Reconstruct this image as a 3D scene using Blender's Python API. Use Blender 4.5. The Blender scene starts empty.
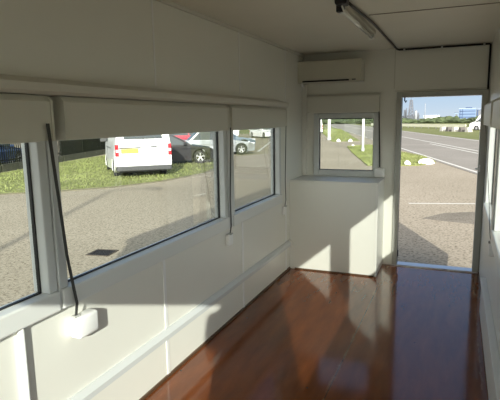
import bpy, bmesh, math, random
from mathutils import Vector, Matrix
R = math.radians
random.seed(7)
sc = bpy.context.scene
col = sc.collection

# ------------------------------------------------------------------ materials
MATS = {}
def mat(name, rgb, rough=0.5, metal=0.0, spec=0.5, var=0.0, vscale=8.0, bump=0.0, bscale=60.0, coat=0.0, emit=None):
    if name in MATS: return MATS[name]
    m = bpy.data.materials.new(name); m.use_nodes = True
    nt = m.node_tree; b = nt.nodes['Principled BSDF']
    b.inputs['Base Color'].default_value = (*rgb, 1)
    b.inputs['Roughness'].default_value = rough
    b.inputs['Metallic'].default_value = metal
    b.inputs['Specular IOR Level'].default_value = spec
    if coat: b.inputs['Coat Weight'].default_value = coat; b.inputs['Coat Roughness'].default_value = 0.08
    if emit: b.inputs['Emission Color'].default_value = (*rgb, 1); b.inputs['Emission Strength'].default_value = emit
    tc = nt.nodes.new('ShaderNodeTexCoord')
    if var:
        n = nt.nodes.new('ShaderNodeTexNoise'); n.inputs['Scale'].default_value = vscale; n.inputs['Detail'].default_value = 6
        nt.links.new(tc.outputs['Object'], n.inputs['Vector'])
        r = nt.nodes.new('ShaderNodeValToRGB')
        r.color_ramp.elements[0].position = .3; r.color_ramp.elements[1].position = .7
        r.color_ramp.elements[0].color = (*[max(0, c * (1 - var)) for c in rgb], 1)
        r.color_ramp.elements[1].color = (*[min(1, c * (1 + var)) for c in rgb], 1)
        nt.links.new(n.outputs['Fac'], r.inputs['Fac']); nt.links.new(r.outputs['Color'], b.inputs['Base Color'])
    if bump:
        n2 = nt.nodes.new('ShaderNodeTexNoise'); n2.inputs['Scale'].default_value = bscale; n2.inputs['Detail'].default_value = 5
        nt.links.new(tc.outputs['Object'], n2.inputs['Vector'])
        bp = nt.nodes.new('ShaderNodeBump'); bp.inputs['Strength'].default_value = bump; bp.inputs['Distance'].default_value = 0.02
        nt.links.new(n2.outputs['Fac'], bp.inputs['Height']); nt.links.new(bp.outputs['Normal'], b.inputs['Normal'])
    MATS[name] = m
    return m

def glass_mat(name, tint=(.93, .96, .94), refl=.07):
    m = bpy.data.materials.new(name); m.use_nodes = True
    nt = m.node_tree; nt.nodes.clear()
    o = nt.nodes.new('ShaderNodeOutputMaterial'); mx = nt.nodes.new('ShaderNodeMixShader')
    t = nt.nodes.new('ShaderNodeBsdfTransparent'); g = nt.nodes.new('ShaderNodeBsdfGlossy')
    t.inputs['Color'].default_value = (*tint, 1); g.inputs['Roughness'].default_value = 0.0
    lw = nt.nodes.new('ShaderNodeLayerWeight'); lw.inputs['Blend'].default_value = .12
    ma = nt.nodes.new('ShaderNodeMath'); ma.operation = 'MULTIPLY_ADD'; ma.inputs[1].default_value = .5; ma.inputs[2].default_value = refl * .4
    nt.links.new(lw.outputs['Fresnel'], ma.inputs[0]); nt.links.new(ma.outputs[0], mx.inputs['Fac'])
    nt.links.new(t.outputs[0], mx.inputs[1]); nt.links.new(g.outputs[0], mx.inputs[2]); nt.links.new(mx.outputs[0], o.inputs['Surface'])
    return m

M_WALL = mat('wall_panel', (.79, .78, .71), .32, var=.02, vscale=1.2, bump=.02, bscale=14)
M_CEIL = mat('ceiling_panel', (.78, .75, .65), .5, var=.03, vscale=1.5)
M_PVC = mat('white_pvc', (.64, .66, .65), .28)
M_SILL = mat('white_sill_sunlit', (.74, .75, .72), .3)  # frame white made paler, sunlight on the sill put into the colour
M_SHUT = mat('shutter_box', (.66, .645, .57), .4)
M_TRIM = mat('white_trim', (.80, .79, .73), .35)
M_WHITE = mat('white_plastic', (.86, .86, .84), .3)
M_GASK = mat('black_gasket', (.012, .013, .013), .5)
M_STRAP = mat('grey_strap', (.06, .06, .055), .8)
M_DARK = mat('dark_metal', (.03, .03, .032), .4, .5)
M_ALU = mat('aluminium', (.62, .62, .62), .3, .9)
M_TUBE = mat('lamp_tube', (.85, .85, .82), .12, coat=.6)
M_GLASS = glass_mat('window_glass')
M_BASE = mat('brown_skirting', (.10, .055, .03), .4)

def floor_mat():
    m = bpy.data.materials.new('varnished_floor'); m.use_nodes = True
    nt = m.node_tree; b = nt.nodes['Principled BSDF']; L = nt.links.new
    tc = nt.nodes.new('ShaderNodeTexCoord'); sep = nt.nodes.new('ShaderNodeSeparateXYZ'); L(tc.outputs['Object'], sep.inputs[0])
    mp = nt.nodes.new('ShaderNodeMapping'); mp.inputs['Scale'].default_value = (6, 1.2, 1); L(tc.outputs['Object'], mp.inputs['Vector'])
    n = nt.nodes.new('ShaderNodeTexNoise'); n.inputs['Scale'].default_value = 1.6; n.inputs['Detail'].default_value = 8; n.inputs['Roughness'].default_value = .6
    L(mp.outputs[0], n.inputs['Vector'])
    r = nt.nodes.new('ShaderNodeValToRGB'); r.color_ramp.elements[0].position = .3; r.color_ramp.elements[1].position = .75
    r.color_ramp.elements[0].color = (.125, .038, .012, 1); r.color_ramp.elements[1].color = (.24, .068, .018, 1)
    L(n.outputs['Fac'], r.inputs['Fac'])
    # board joints running along the cabin
    def line(x0, w):
        s = nt.nodes.new('ShaderNodeMath'); s.operation = 'SUBTRACT'; s.inputs[1].default_value = x0; L(sep.outputs['X'], s.inputs[0])
        a = nt.nodes.new('ShaderNodeMath'); a.operation = 'ABSOLUTE'; L(s.outputs[0], a.inputs[0])
        c = nt.nodes.new('ShaderNodeMath'); c.operation = 'LESS_THAN'; c.inputs[1].default_value = w; L(a.outputs[0], c.inputs[0])
        return c
    c1 = line(.985, .004)
    mx = nt.nodes.new('ShaderNodeMix'); mx.data_type = 'RGBA'; L(c1.outputs[0], mx.inputs['Factor']); L(r.outputs['Color'], mx.inputs['A']); mx.inputs['B'].default_value = (.07, .03, .015, 1)
    # pale worn scuffs
    n2 = nt.nodes.new('ShaderNodeTexNoise'); n2.inputs['Scale'].default_value = 7; n2.inputs['Detail'].default_value = 10; n2.inputs['Roughness'].default_value = .75
    mp2 = nt.nodes.new('ShaderNodeMapping'); mp2.inputs['Scale'].default_value = (3, .9, 1); L(tc.outputs['Object'], mp2.inputs['Vector']); L(mp2.outputs[0], n2.inputs['Vector'])
    def band(x0, w):
        s = nt.nodes.new('ShaderNodeMath'); s.operation = 'SUBTRACT'; s.inputs[1].default_value = x0; L(sep.outputs['X'], s.inputs[0])
        a = nt.nodes.new('ShaderNodeMath'); a.operation = 'ABSOLUTE'; L(s.outputs[0], a.inputs[0])
        mr = nt.nodes.new('ShaderNodeMapRange'); mr.inputs['From Min'].default_value = w; mr.inputs['From Max'].default_value = 0; L(a.outputs[0], mr.inputs['Value'])
        return mr
    b1 = band(.985, .09); b2 = band(1.83, .06)
    ad = nt.nodes.new('ShaderNodeMath'); ad.operation = 'ADD'; L(b1.outputs[0], ad.inputs[0]); L(b2.outputs[0], ad.inputs[1])
    mu = nt.nodes.new('ShaderNodeMath'); mu.operation = 'MULTIPLY'; L(ad.outputs[0], mu.inputs[0]); L(n2.outputs['Fac'], mu.inputs[1])
    th = nt.nodes.new('ShaderNodeMapRange'); th.inputs['From Min'].default_value = .44; th.inputs['From Max'].default_value = .62; L(mu.outputs[0], th.inputs['Value'])
    mul = nt.nodes.new('ShaderNodeMath'); mul.operation = 'MULTIPLY'; mul.inputs[1].default_value = .45; L(th.outputs[0], mul.inputs[0])
    mx2 = nt.nodes.new('ShaderNodeMix'); mx2.data_type = 'RGBA'; L(mul.outputs[0], mx2.inputs['Factor']); L(mx.outputs['Result'], mx2.inputs['A']); mx2.inputs['B'].default_value = (.42, .30, .16, 1)
    # small dark specks
    vo = nt.nodes.new('ShaderNodeTexVoronoi'); vo.inputs['Scale'].default_value = 5.0; L(tc.outputs['Object'], vo.inputs['Vector'])
    lt = nt.nodes.new('ShaderNodeMath'); lt.operation = 'LESS_THAN'; lt.inputs[1].default_value = .045; L(vo.outputs['Distance'], lt.inputs[0])
    mx3 = nt.nodes.new('ShaderNodeMix'); mx3.data_type = 'RGBA'; L(lt.outputs[0], mx3.inputs['Factor']); L(mx2.outputs['Result'], mx3.inputs['A']); mx3.inputs['B'].default_value = (.03, .015, .01, 1)
    L(mx3.outputs['Result'], b.inputs['Base Color'])
    rr = nt.nodes.new('ShaderNodeMapRange'); rr.inputs['To Min'].default_value = .06; rr.inputs['To Max'].default_value = .15; L(n.outputs['Fac'], rr.inputs['Value']); L(rr.outputs[0], b.inputs['Roughness'])
    b.inputs['Specular IOR Level'].default_value = .5
    bp = nt.nodes.new('ShaderNodeBump'); bp.inputs['Strength'].default_value = .04; bp.inputs['Distance'].default_value = .01; L(n.outputs['Fac'], bp.inputs['Height']); L(bp.outputs[0], b.inputs['Normal'])
    return m
M_FLOOR = floor_mat()

def ground_mat(name, c0, c1, c2, patch=.25, fine=60):
    m = bpy.data.materials.new(name); m.use_nodes = True
    nt = m.node_tree; b = nt.nodes['Principled BSDF']; L = nt.links.new
    tc = nt.nodes.new('ShaderNodeTexCoord')
    a = nt.nodes.new('ShaderNodeTexNoise'); a.inputs['Scale'].default_value = patch; a.inputs['Detail'].default_value = 8; L(tc.outputs['Object'], a.inputs['Vector'])
    f = nt.nodes.new('ShaderNodeTexNoise'); f.inputs['Scale'].default_value = fine; f.inputs['Detail'].default_value = 4; L(tc.outputs['Object'], f.inputs['Vector'])
    r = nt.nodes.new('ShaderNodeValToRGB'); r.color_ramp.elements[0].position = .35; r.color_ramp.elements[1].position = .65
    r.color_ramp.elements[0].color = (*c0, 1); r.color_ramp.elements[1].color = (*c1, 1); L(a.outputs['Fac'], r.inputs['Fac'])
    r2 = nt.nodes.new('ShaderNodeMapRange'); r2.inputs['From Min'].default_value = .47; r2.inputs['From Max'].default_value = .68; L(f.outputs['Fac'], r2.inputs['Value'])
    mx = nt.nodes.new('ShaderNodeMix'); mx.data_type = 'RGBA'; L(r2.outputs[0], mx.inputs['Factor']); L(r.outputs['Color'], mx.inputs['A']); mx.inputs['B'].default_value = (*c2, 1)
    L(mx.outputs['Result'], b.inputs['Base Color']); b.inputs['Roughness'].default_value = .95; b.inputs['Specular IOR Level'].default_value = .1
    bp = nt.nodes.new('ShaderNodeBump'); bp.inputs['Strength'].default_value = .3; bp.inputs['Distance'].default_value = .02; L(f.outputs['Fac'], bp.inputs['Height']); L(bp.outputs[0], b.inputs['Normal'])
    return m
M_PAVE = ground_mat('gritty_paving', (.34, .295, .22), (.41, .355, .27), (.17, .14, .095), .22, 26)
M_ROAD = ground_mat('asphalt_road', (.26, .24, .205), (.31, .285, .245), (.2, .18, .15), .3, 30)
M_GRASS = ground_mat('lawn', (.13, .15, .045), (.20, .22, .08), (.30, .28, .15), .6, 9)
M_FIELD = ground_mat('field_grass', (.13, .15, .05), (.18, .195, .075), (.22, .21, .10), .05, 2)
M_BLADE = mat('grass_blades', (.18, .205, .065), .8, var=.35, vscale=.8)
M_LINE = mat('road_paint', (.60, .58, .51), .8, var=.12, vscale=5)

# ------------------------------------------------------------------ mesh helpers
class MB:
    def __init__(s): s.bm = bmesh.new()
    def box(s, x0, x1, y0, y1, z0, z1, bev=0.0, seg=2):
        g = bmesh.ops.create_cube(s.bm, size=1)
        for v in g['verts']:
            v.co = Vector(((x0 + x1) / 2 + v.co.x * (x1 - x0), (y0 + y1) / 2 + v.co.y * (y1 - y0), (z0 + z1) / 2 + v.co.z * (z1 - z0)))
        if bev:
            es = list({e for v in g['verts'] for e in v.link_edges})
            bmesh.ops.bevel(s.bm, geom=es, offset=bev, segments=seg, affect='EDGES', profile=.5)
        return s
    def tube(s, pts, r, n=10):
        pts = [Vector(p) for p in pts]; rings = []
        rs = r if isinstance(r, (list, tuple)) else [r] * len(pts)
        for i, p in enumerate(pts):
            t = (pts[min(i + 1, len(pts) - 1)] - pts[max(i - 1, 0)]).normalized()
            a = Vector((0, 0, 1)) if abs(t.z) < .9 else Vector((1, 0, 0))
            u = t.cross(a).normalized(); w = t.cross(u)
            rings.append([s.bm.verts.new(p + rs[i] * (math.cos(2 * math.pi * k / n) * u + math.sin(2 * math.pi * k / n) * w)) for k in range(n)])
        for a, b in zip(rings, rings[1:]):
            for k in range(n): s.bm.faces.new((a[k], a[(k + 1) % n], b[(k + 1) % n], b[k]))
        s.bm.faces.new(rings[0]); s.bm.faces.new(rings[-1][::-1])
        return s
    def strip(s, pts, w, t, side=Vector((0, 1, 0))):
        rings = []
        for p in pts:
            p = Vector(p)
            rings.append([s.bm.verts.new(p + side * a * w / 2 + Vector((b * t / 2, 0, 0)) if abs(side.x) < .5 else p + side * a * w / 2 + Vector((0, b * t / 2, 0))) for a, b in ((-1, -1), (1, -1), (1, 1), (-1, 1))])
        for a, b in zip(rings, rings[1:]):
            for k in range(4): s.bm.faces.new((a[k], a[(k + 1) % 4], b[(k + 1) % 4], b[k]))
        s.bm.faces.new(rings[0]); s.bm.faces.new(rings[-1][::-1])
        return s
    def prism(s, poly, f0, f1):
        """poly 2D points; f0/f1 map a 2D point to 3D for each end"""
        a = [s.bm.verts.new(f0(*p)) for p in poly]; b = [s.bm.verts.new(f1(*p)) for p in poly]
        s.bm.faces.new(a); s.bm.faces.new(b[::-1]); n = len(poly)
        for k in range(n): s.bm.faces.new((a[k], b[k], b[(k + 1) % n], a[(k + 1) % n]))
        return s
    def build(s, name, m, parent=None, smooth=False, **props):
        bmesh.ops.recalc_face_normals(s.bm, faces=s.bm.faces)
        me = bpy.data.meshes.new(name); s.bm.to_mesh(me); s.bm.free()
        me.materials.append(m)
        if smooth:
            for p in me.polygons: p.use_smooth = True
        o = bpy.data.objects.new(name, me); col.objects.link(o)
        if parent: o.parent = parent
        for k, v in props.items(): o[k] = v
        return o

def thing(name, label, cat, loc=(0, 0, 0), rz=0, group=None):
    o = bpy.data.objects.new(name, None); col.objects.link(o); o.empty_display_size = .1
    o.location = loc; o.rotation_euler = (0, 0, rz); o['label'] = label; o['category'] = cat
    if group: o['group'] = group
    return o
def struct_root(name, loc=(0, 0, 0), rz=0):
    o = bpy.data.objects.new(name, None); col.objects.link(o); o['kind'] = 'structure'; o.location = loc; o.rotation_euler = (0, 0, rz); return o
def S(mb, name, m): return mb.build(name, m, None, kind='structure')
def copy_tree(o, parent=None):
    c = o.copy(); col.objects.link(c); c.parent = parent
    for ch in o.children: copy_tree(ch, c)
    return c

# ------------------------------------------------------------------ dimensions (metres)
W = 1.892; H = 2.304; YB = -6.10; GZ = -.30
ZS0, ZS1, ZG0, ZG1 = .775, .865, .865, 1.60    # sill frame, glass (top runs up behind the shutter box)
T = .08

def wall_grid(mb, a0, a1, z0, z1, holes, box):
    As = sorted({a0, a1, *[h[0] for h in holes], *[h[1] for h in holes]}); Zs = sorted({z0, z1, *[h[2] for h in holes], *[h[3] for h in holes]})
    for i in range(len(As) - 1):
        run = None
        for j in range(len(Zs) - 1):
            ca, cz = (As[i] + As[i + 1]) / 2, (Zs[j] + Zs[j + 1]) / 2
            inh = any(h[0] < ca < h[1] and h[2] < cz < h[3] for h in holes)
            if not inh:
                run = (run[0] if run else Zs[j], Zs[j + 1])
            if (inh or j == len(Zs) - 2) and run:
                box(mb, As[i], As[i + 1], *run); run = None

# left wall windows (glass y ranges)
LW = [(-5.55, -3.88), (-3.765, -2.11), (-1.935, -.87)]
RW = [(-5.38, -3.78), (-3.50, -1.95), (-1.72, -.80)]
FR = .05   # frame bar width around the glass
mb = MB()
wall_grid(mb, YB - T, T, GZ + .06, H + .05, [(a - FR, b + FR, ZS0, ZG1 + FR) for a, b in LW], lambda m, a, b, z0, z1: m.box(-T, 0, a, b, z0, z1))
S(mb, 'wall_left', M_WALL)
mb = MB()
wall_grid(mb, YB - T, T, GZ + .06, H + .05, [(a - FR, b + FR, ZS0, ZG1 + FR) for a, b in RW], lambda m, a, b, z0, z1: m.box(W, W + T, a, b, z0, z1))
S(mb, 'wall_right', M_WALL)
mb = MB()   # far wall with the small window and the doorway
wall_grid(mb, 0, W, GZ + .06, H + .05, [(.13, .85, .97, 1.66), (1.02, 1.885, -.012, 1.862)], lambda m, a, b, z0, z1: m.box(a, b, 0, T, z0, z1))
S(mb, 'wall_far', M_WALL)
mb = MB()   # wall behind the viewer, with a wide window
BWX = (.30, 1.79); BWZ = (.86, 1.66)
wall_grid(mb, 0, W, GZ + .06, H + .05, [(BWX[0] - FR, BWX[1] + FR, BWZ[0] - FR, BWZ[1] + FR)], lambda m, a, b, z0, z1: m.box(a, b, YB - T, YB, z0, z1))
S(mb, 'wall_back', M_WALL)
S(MB().box(-T, W + T, YB - T, T, -.10, 0), 'floor', M_FLOOR)
S(MB().box(-T - .06, W + T + .06, YB - T - .06, T + .06, H, H + .10), 'ceiling', M_CEIL)
S(MB().box(1.02, 1.885, -.015, T + .03, .0, .014), 'threshold_trim', M_ALU)

# side windows
def side_window(n, a, b, x, d):
    """x wall face, d = +1 if the room lies on +x of it"""
    w = struct_root('window_%d' % n, (x, 0, 0))
    f = MB(); i0, i1 = sorted((-.07 * d, .022 * d)); s0, s1 = sorted((-.07 * d, .035 * d))
    f.box(i0, i1, a - FR, a, ZS1, ZG1 + FR, .006); f.box(i0, i1, b, b + FR, ZS1, ZG1 + FR, .006)
    f.box(i0, i1, a, b, ZG1, ZG1 + FR, .004)
    MB().box(s0, s1, a - FR, b + FR, ZS0, ZS1, .008).build('window_sill', M_SILL, w)
    fr = f.build('window_frame', M_PVC, w)
    g = MB(); g0, g1 = sorted((-.039 * d, -.024 * d)); k = .008
    g.box(g0, g1, a, a + k, ZG0, ZG1); g.box(g0, g1, b - k, b, ZG0, ZG1); g.box(g0, g1, a, b, ZG0, ZG0 + k * .7)
    g.build('gasket', M_GASK, fr, label='black rubber gasket')
    p0, p1 = sorted((-.036 * d, -.030 * d))
    MB().box(p0, p1, a + .004, b - .004, ZG0 + .002, ZG1 - .002).build('window_pane', M_GLASS, w)
for n, (a, b) in enumerate(LW): side_window(n + 1, a, b, 0, 1)
for n, (a, b) in enumerate(RW): side_window(n + 4, a, b, W, -1)
# flat post covers between the window frames
n = 1
for Ws, x, d in ((LW, 0, 1), (RW, W, -1)):
    for (a, b), (c, e) in zip(Ws, Ws[1:]):
        x0, x1 = sorted((x, x + .03 * d))
        S(MB().box(x0, x1, b + FR + .004, c - FR - .004, ZS0 - .0, 1.60, .006), 'trim_%d' % n, M_PVC); n += 1
# ledge above the shutter boxes, both sides
for x, d, y1 in ((0, 1, -.86),):
    poly = [(0, 1.715), (.10, 1.715), (.118, 1.728), (.118, 1.758), (0, 1.79)]
    S(MB().prism(poly, lambda p, q: Vector((x + d * p, YB, q)), lambda p, q: Vector((x + d * p, y1, q))), 'trim_%d' % n, M_SHUT); n += 1
# panel joint covers on the left wall
for y in (-.62, -1.75, -2.95):
    S(MB().box(0, .004, y - .013, y + .013, .326, .772).box(0, .004, y - .013, y + .013, .016, .264).box(0, .003, y - .007, y + .007, 1.802, H), 'trim_%d' % n, M_WHITE); n += 1
# cover strips on ceiling joints and at wall/ceiling corners
S(MB().box(0, .02, YB, 0, H - .022, H), 'trim_%d' % n, M_SHUT); n += 1
S(MB().box(1.02, W, -1.834, -1.826, H - .004, H), 'trim_%d' % n, mat('ceiling_joint_dark', (.25, .22, .17), .7)); n += 1  # dark strip along the ceiling seam
S(MB().box(.985, .995, -.003, 0, 1.90, H), 'trim_%d' % n, M_SHUT); n += 1
S(MB().box(.995, W, -.004, 0, 1.872, 1.880), 'trim_%d' % n, M_SHUT); n += 1
# skirtings
S(MB().box(0, .012, YB, -.503, 0, .018), 'baseboard_left', M_BASE)
S(MB().box(W - .012, W, YB, -.02, 0, .018), 'baseboard_right', M_BASE)
# corner post at far left
S(MB().box(0, .052, -.035, 0, .98, 1.975, .006), 'trim_%d' % n, M_TRIM); n += 1

# far window
w = struct_root('window_7')
f = MB(); f.box(.13, .19, -.02, .06, .97, 1.66, .005).box(.79, .85, -.02, .06, .97, 1.66, .005).box(.19, .79, -.02, .06, 1.605, 1.66, .005).box(.19, .79, -.02, .06, .97, 1.035, .005)
fr = f.build('window_frame', M_PVC, w)
MB().box(.19, .79, .01, .03, 1.035, 1.041).box(.19, .198, .01, .03, 1.035, 1.605).box(.782, .79, .01, .03, 1.035, 1.605).box(.19, .79, .01, .03, 1.595, 1.605).build('gasket', M_GASK, fr)
MB().box(.198, .782, .017, .023, 1.041, 1.595).build('window_pane', M_GLASS, w)
# back window
w = struct_root('window_8', (0, YB, 0))
f = MB(); x0, x1 = BWX; z0, z1 = BWZ
f.box(x0 - FR, x0, -.07, .02, z0 - FR, z1 + FR, .005).box(x1, x1 + FR, -.07, .02, z0 - FR, z1 + FR, .005).box(x0, x1, -.07, .02, z1, z1 + FR, .004).box(x0, x1, -.07, .02, z0 - FR, z0, .004)
f.build('window_frame', M_PVC, w)
MB().box(x0, x1, -.036, -.030, z0, z1).build('window_pane', M_GLASS, w)

# door: frame in the opening and the leaf swung open outside
d = struct_root('door_1')
f = MB()
f.box(1.02, 1.072, -.03, T, .014, 1.862, .004).box(1.826, 1.885, -.03, T, .014, 1.862, .004).box(1.072, 1.826, -.03, T, 1.808, 1.862, .004)
fr = f.build('door_frame', mat('door_frame_grey', (.42, .42, .38), .35), d)
MB().box(1.066, 1.074, .02, .045, .03, 1.80).build('gasket', M_GASK, fr)
h = MB(); h.box(1.833, 1.845, -.045, -.03, 1.055, 1.125, .003); h.box(1.80, 1.842, -.055, -.045, 1.078, 1.094, .003); h.build('latch', M_WHITE, fr, label='small white latch lever')
h = MB(); h.box(1.074, 1.084, .0, .02, .10, .17); h.build('strike_plate', M_DARK, fr)
h = MB(); h.tube([(1.10, -.01, 1.83), (1.10, -.02, 1.775), (1.112, -.02, 1.755), (1.118, -.015, 1.775)], .007, 6); h.build('door_hook', M_DARK, fr, label='dark metal hook')
lf = MB().box(1.92, 1.96, .09, .93, .02, 1.80, .004).build('door_leaf', mat('door_leaf_white', (.7, .7, .66), .4), d)
MB().box(1.89, 1.92, .75, .80, .95, 1.10).tube([(1.90, .78, 1.02), (1.86, .78, 1.02), (1.86, .68, 1.02)], .009, 8).build('door_handle', M_ALU, lf)
hg = MB()
for z in (.25, .9, 1.55): hg.tube([(1.895, .088, z), (1.895, .088, z + .1)], .012, 8)
hg.build('hinge', M_ALU, lf)

# ------------------------------------------------------------------ roller shutter boxes
def shutter(a, b, x, dd, z0, z1, dep, label, along='y', group=None):
    t = thing('roller_shutter_box', label, 'shutter box', (x, (a + b) / 2, z0) if along == 'y' else ((a + b) / 2, x, z0), 0, group)
    hl = (b - a) / 2; hh = z1 - z0
    poly = [(0, 0), (dep, 0), (dep, hh - .025), (dep - .02, hh), (0, hh)]
    fm = (lambda s: (lambda p, q: Vector((dd * p, s, q)))) if along == 'y' else (lambda s: (lambda p, q: Vector((s, dd * p, q))))
    MB().prism(poly, fm(-hl + .012), fm(hl - .012)).build('box_cover', M_SHUT, t)
    poly2 = [(0, -.003), (dep + .005, -.003), (dep + .005, hh - .022), (dep - .015, hh - .001), (0, hh - .001)]
    for s in (-1, 1): MB().prism(poly2, fm(s * hl), fm(s * (hl - .012))).build('end_cap', M_SHUT, t)
    # slot lip under the box where the curtain runs
    if along == 'y': MB().box(min(dd * .02, dd * .05), max(dd * .02, dd * .05), -hl + .03, hl - .03, -.006, 0).build('slot_lip', M_TRIM, t)
    else: MB().box(-hl + .03, hl - .03, min(dd * .02, dd * .05), max(dd * .02, dd * .05), -.006, 0).build('slot_lip', M_TRIM, t)
    return t
shutter(-5.65, -3.86, 0, 1, 1.532, 1.712, .10, 'white roller shutter box over the nearest window at the left edge')
shutter(-3.80, -2.18, 0, 1, 1.532, 1.712, .10, 'long white roller shutter box over the left window showing the white van')
shutter(-2.13, -.87, 0, 1, 1.532, 1.712, .10, 'short white roller shutter box over the left window nearest the far corner')
shutter(-5.35, -3.72, W, -1, 1.532, 1.712, .07, 'white roller shutter box on the right wall beside the viewer')
shutter(-3.62, -1.86, W, -1, 1.532, 1.712, .07, 'white roller shutter box on the right wall, middle window')
shutter(-1.80, -.74, W, -1, 1.532, 1.712, .07, 'white roller shutter box on the right wall next to the doorway')
shutter(.06, .85, 0, -1, 1.672, 1.862, .06, 'small white roller shutter box above the far end window', 'x')

# strap winders with their straps
def winder(loc, size, top, label, axis='y', big=False):
    t = thing('strap_winder', label, 'strap winder', loc, 0, 'shutter strap winders')
    dx, wy, hz = size
    if axis == 'y':
        s = 1 if dx > 0 else -1
        b = MB().box(min(0, dx), max(0, dx), -wy / 2, wy / 2, -hz / 2, hz / 2, min(abs(dx), wy, hz) * .22, 3).build('housing', M_WHITE, t, True)
        gy = -.055 if wy > .1 else 0
        MB().box(min(s * .02, s * .045), max(s * .02, s * .045), gy - .018, gy + .018, hz / 2 - .002, hz / 2 + .01, .002).build('strap_guide', mat('grey_plastic', (.45, .45, .43), .4), t)
        p1 = Vector((s * min(.036, abs(dx) * .7), -.055 if wy > .1 else 0, hz / 2)); p0 = Vector(top) - Vector(loc)
        pts = [p1, p1 + Vector((s * .012, .0, .07)), p1.lerp(p0, .35), p1.lerp(p0, .7), p0]
        MB().strip(pts, .016, .003).build('strap', M_STRAP, t, label='dark woven pull strap')
    else:
        MB().box(-wy / 2, wy / 2, -dx, 0, -hz / 2, hz / 2, .02, 3).build('housing', M_WHITE, t, True)
        MB().box(-.015, .015, -.03, -.012, hz / 2 - .002, hz / 2 + .01).build('strap_guide', mat('grey_plastic', (.45, .45, .43), .4), t)
        p1 = Vector((0, -.02, hz / 2)); p0 = Vector(top) - Vector(loc)
        MB().strip([p1, p1.lerp(p0, .5), p0], .014, .003, Vector((1, 0, 0))).build('strap', M_STRAP, t, label='dark woven pull strap')
    return t
winder((.0, -3.695, .66), (.065, .135, .105), (.114, -3.905, 1.60), 'large white strap winder box below the post between the two nearest left windows')
winder((.0, -2.05, .685), (.04, .07, .085), (.1, -2.15, 1.55), 'small white strap winder under the left window post, halfway along the wall')
winder((.0, -.72, .68), (.035, .05, .085), (.1, -.895, 1.54), 'small white strap winder on the left wall nearest the far corner')
winder((.865, .0, 1.02), (.06, .105, .10), (.845, -.03, 1.68), 'white rounded strap winder beside the far end window', 'x')
winder((W, -1.86, .72), (-.04, .06, .09), (W - .1, -1.80, 1.54), 'white strap winder on the right wall under the window')

# ------------------------------------------------------------------ fixtures
t = thing('wall_trunking', 'long white cable trunking running low along the left wall', 'cable trunking', (0, -3.2, .268))
poly = [(0, 0), (.035, 0), (.035, .03), (.012, .055), (0, .055)]
MB().prism(poly, lambda p, q: Vector((p, -2.85, q)), lambda p, q: Vector((p, 2.66, q))).build('trunking_cover', M_PVC, t)
MB().prism([(0, -.003), (.04, -.003), (.04, .032), (.014, .058), (0, .058)], lambda p, q: Vector((p, 2.65, q)), lambda p, q: Vector((p, 2.69, q))).build('end_cap', M_TRIM, t)

t = thing('waste_pipe', 'white vertical pipe below the nearest left window', 'pipe', (.014, -4.04, 0))
MB().tube([(0, 0, .03), (0, 0, .775)], .0135, 20).build('pipe_run', M_WHITE, t, True)
MB().tube([(0, 0, .0), (0, 0, .03)], .0138, 20).build('floor_collar', M_WHITE, t)

t = thing('boxed_counter', 'white boxed-in counter under the far end window, left of the doorway', 'counter', (0, 0, 0))
c = MB().box(0.002, .918, -.497, -.001, 0, .945); c.build('counter_body', M_WALL, t)
MB().box(0.002, .926, -.503, -.001, .945, .968, .004).build('counter_top', M_TRIM, t)
MB().box(.904, .925, -.502, -.485, .0, .944, .003).build('corner_strip', M_TRIM, t)
for z in (.12, .3, .48, .66, .84): MB().tube([(.918, -.45, z), (.922, -.45, z)], .006, 8).build('screw', M_ALU, t)
MB().box(.06, .90, -.508, -.4975, 0, .014).build('floor_bead', M_BASE, t)

t = thing('wall_heater', 'white box heater fixed high on the far wall near the ceiling', 'heater', (.335, 0, 1.985))
MB().box(-.34, .345, -.20, -.001, 0, .225, .006).build('heater_casing', mat('heater_cream', (.62, .60, .50), .35), t)
MB().box(-.28, .22, -.204, -.199, .006, .022).build('outlet_slot', M_GASK, t, label='dark air outlet slot')
g = MB()
for z in (.026, .031): g.box(-.28, .22, -.203, -.20, z, z + .002)
g.build('outlet_vanes', M_SHUT, t)
MB().box(.25, .29, -.204, -.20, .012, .022, .001).build('switch', M_GASK, t)
MB().tube([(-.29, -.18, -.002), (-.29, -.18, -.03), (-.28, -.16, -.035)], .008, 8).build('pull_knob', M_WHITE, t)

t = thing('ceiling_light', 'slim batten light with a glossy tube fixed along the ceiling', 'light fixture', (.945, -1.80, H))
MB().box(-.028, .028, -.60, .60, -.035, 0, .004).build('base_channel', mat('batten_cream', (.6, .58, .5), .35), t)
MB().tube([(0, -.56, -.055), (0, .56, -.055)], .016, 16).build('lamp_tube', M_TUBE, t, True)
for s in (-1, 1): MB().box(-.022, .022, s * .58 - .02, s * .58 + .02, -.078, -.005, .005).build('lamp_holder', M_DARK if s < 0 else M_TRIM, t)
t = thing('cable_conduit', 'thin dark conduit along the ceiling, with a tube standing in for the far right corner gap', 'conduit', (1.01, 0, H))
MB().tube([(-.035, -2.37, -.012), (-.03, -2.2, -.012), (.0, -1.6, -.012), (.0, -.06, -.012), (.02, -.018, -.016), (.86, -.018, -.016)], .009, 8).build('conduit_run', M_DARK, t, True)
MB().tube([(.864, -.018, -.016), (.864, -.018, -1.30)], .009, 8).build('corner_gap_tube', M_DARK, t, True)  # dark tube stands in for the shaded gap line down the corner
for x in (.06, .42, .80): MB().box(x, x + .018, -.034, -.001, -.032, 0, .002).build('conduit_clip', M_ALU, t)
t = thing('clutter_bracket', 'small dark junction knob on the ceiling at the lamp end', 'junction box', (.965, -2.43, H))
t.name = 'junction_box'
MB().box(-.035, .035, -.045, .045, -.05, 0, .01).build('junction_cover', M_DARK, t)
MB().tube([(0, 0, -.05), (.01, .02, -.085), (-.02, .03, -.09)], .006, 6).build('cable_tail', M_WHITE, t)

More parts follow.
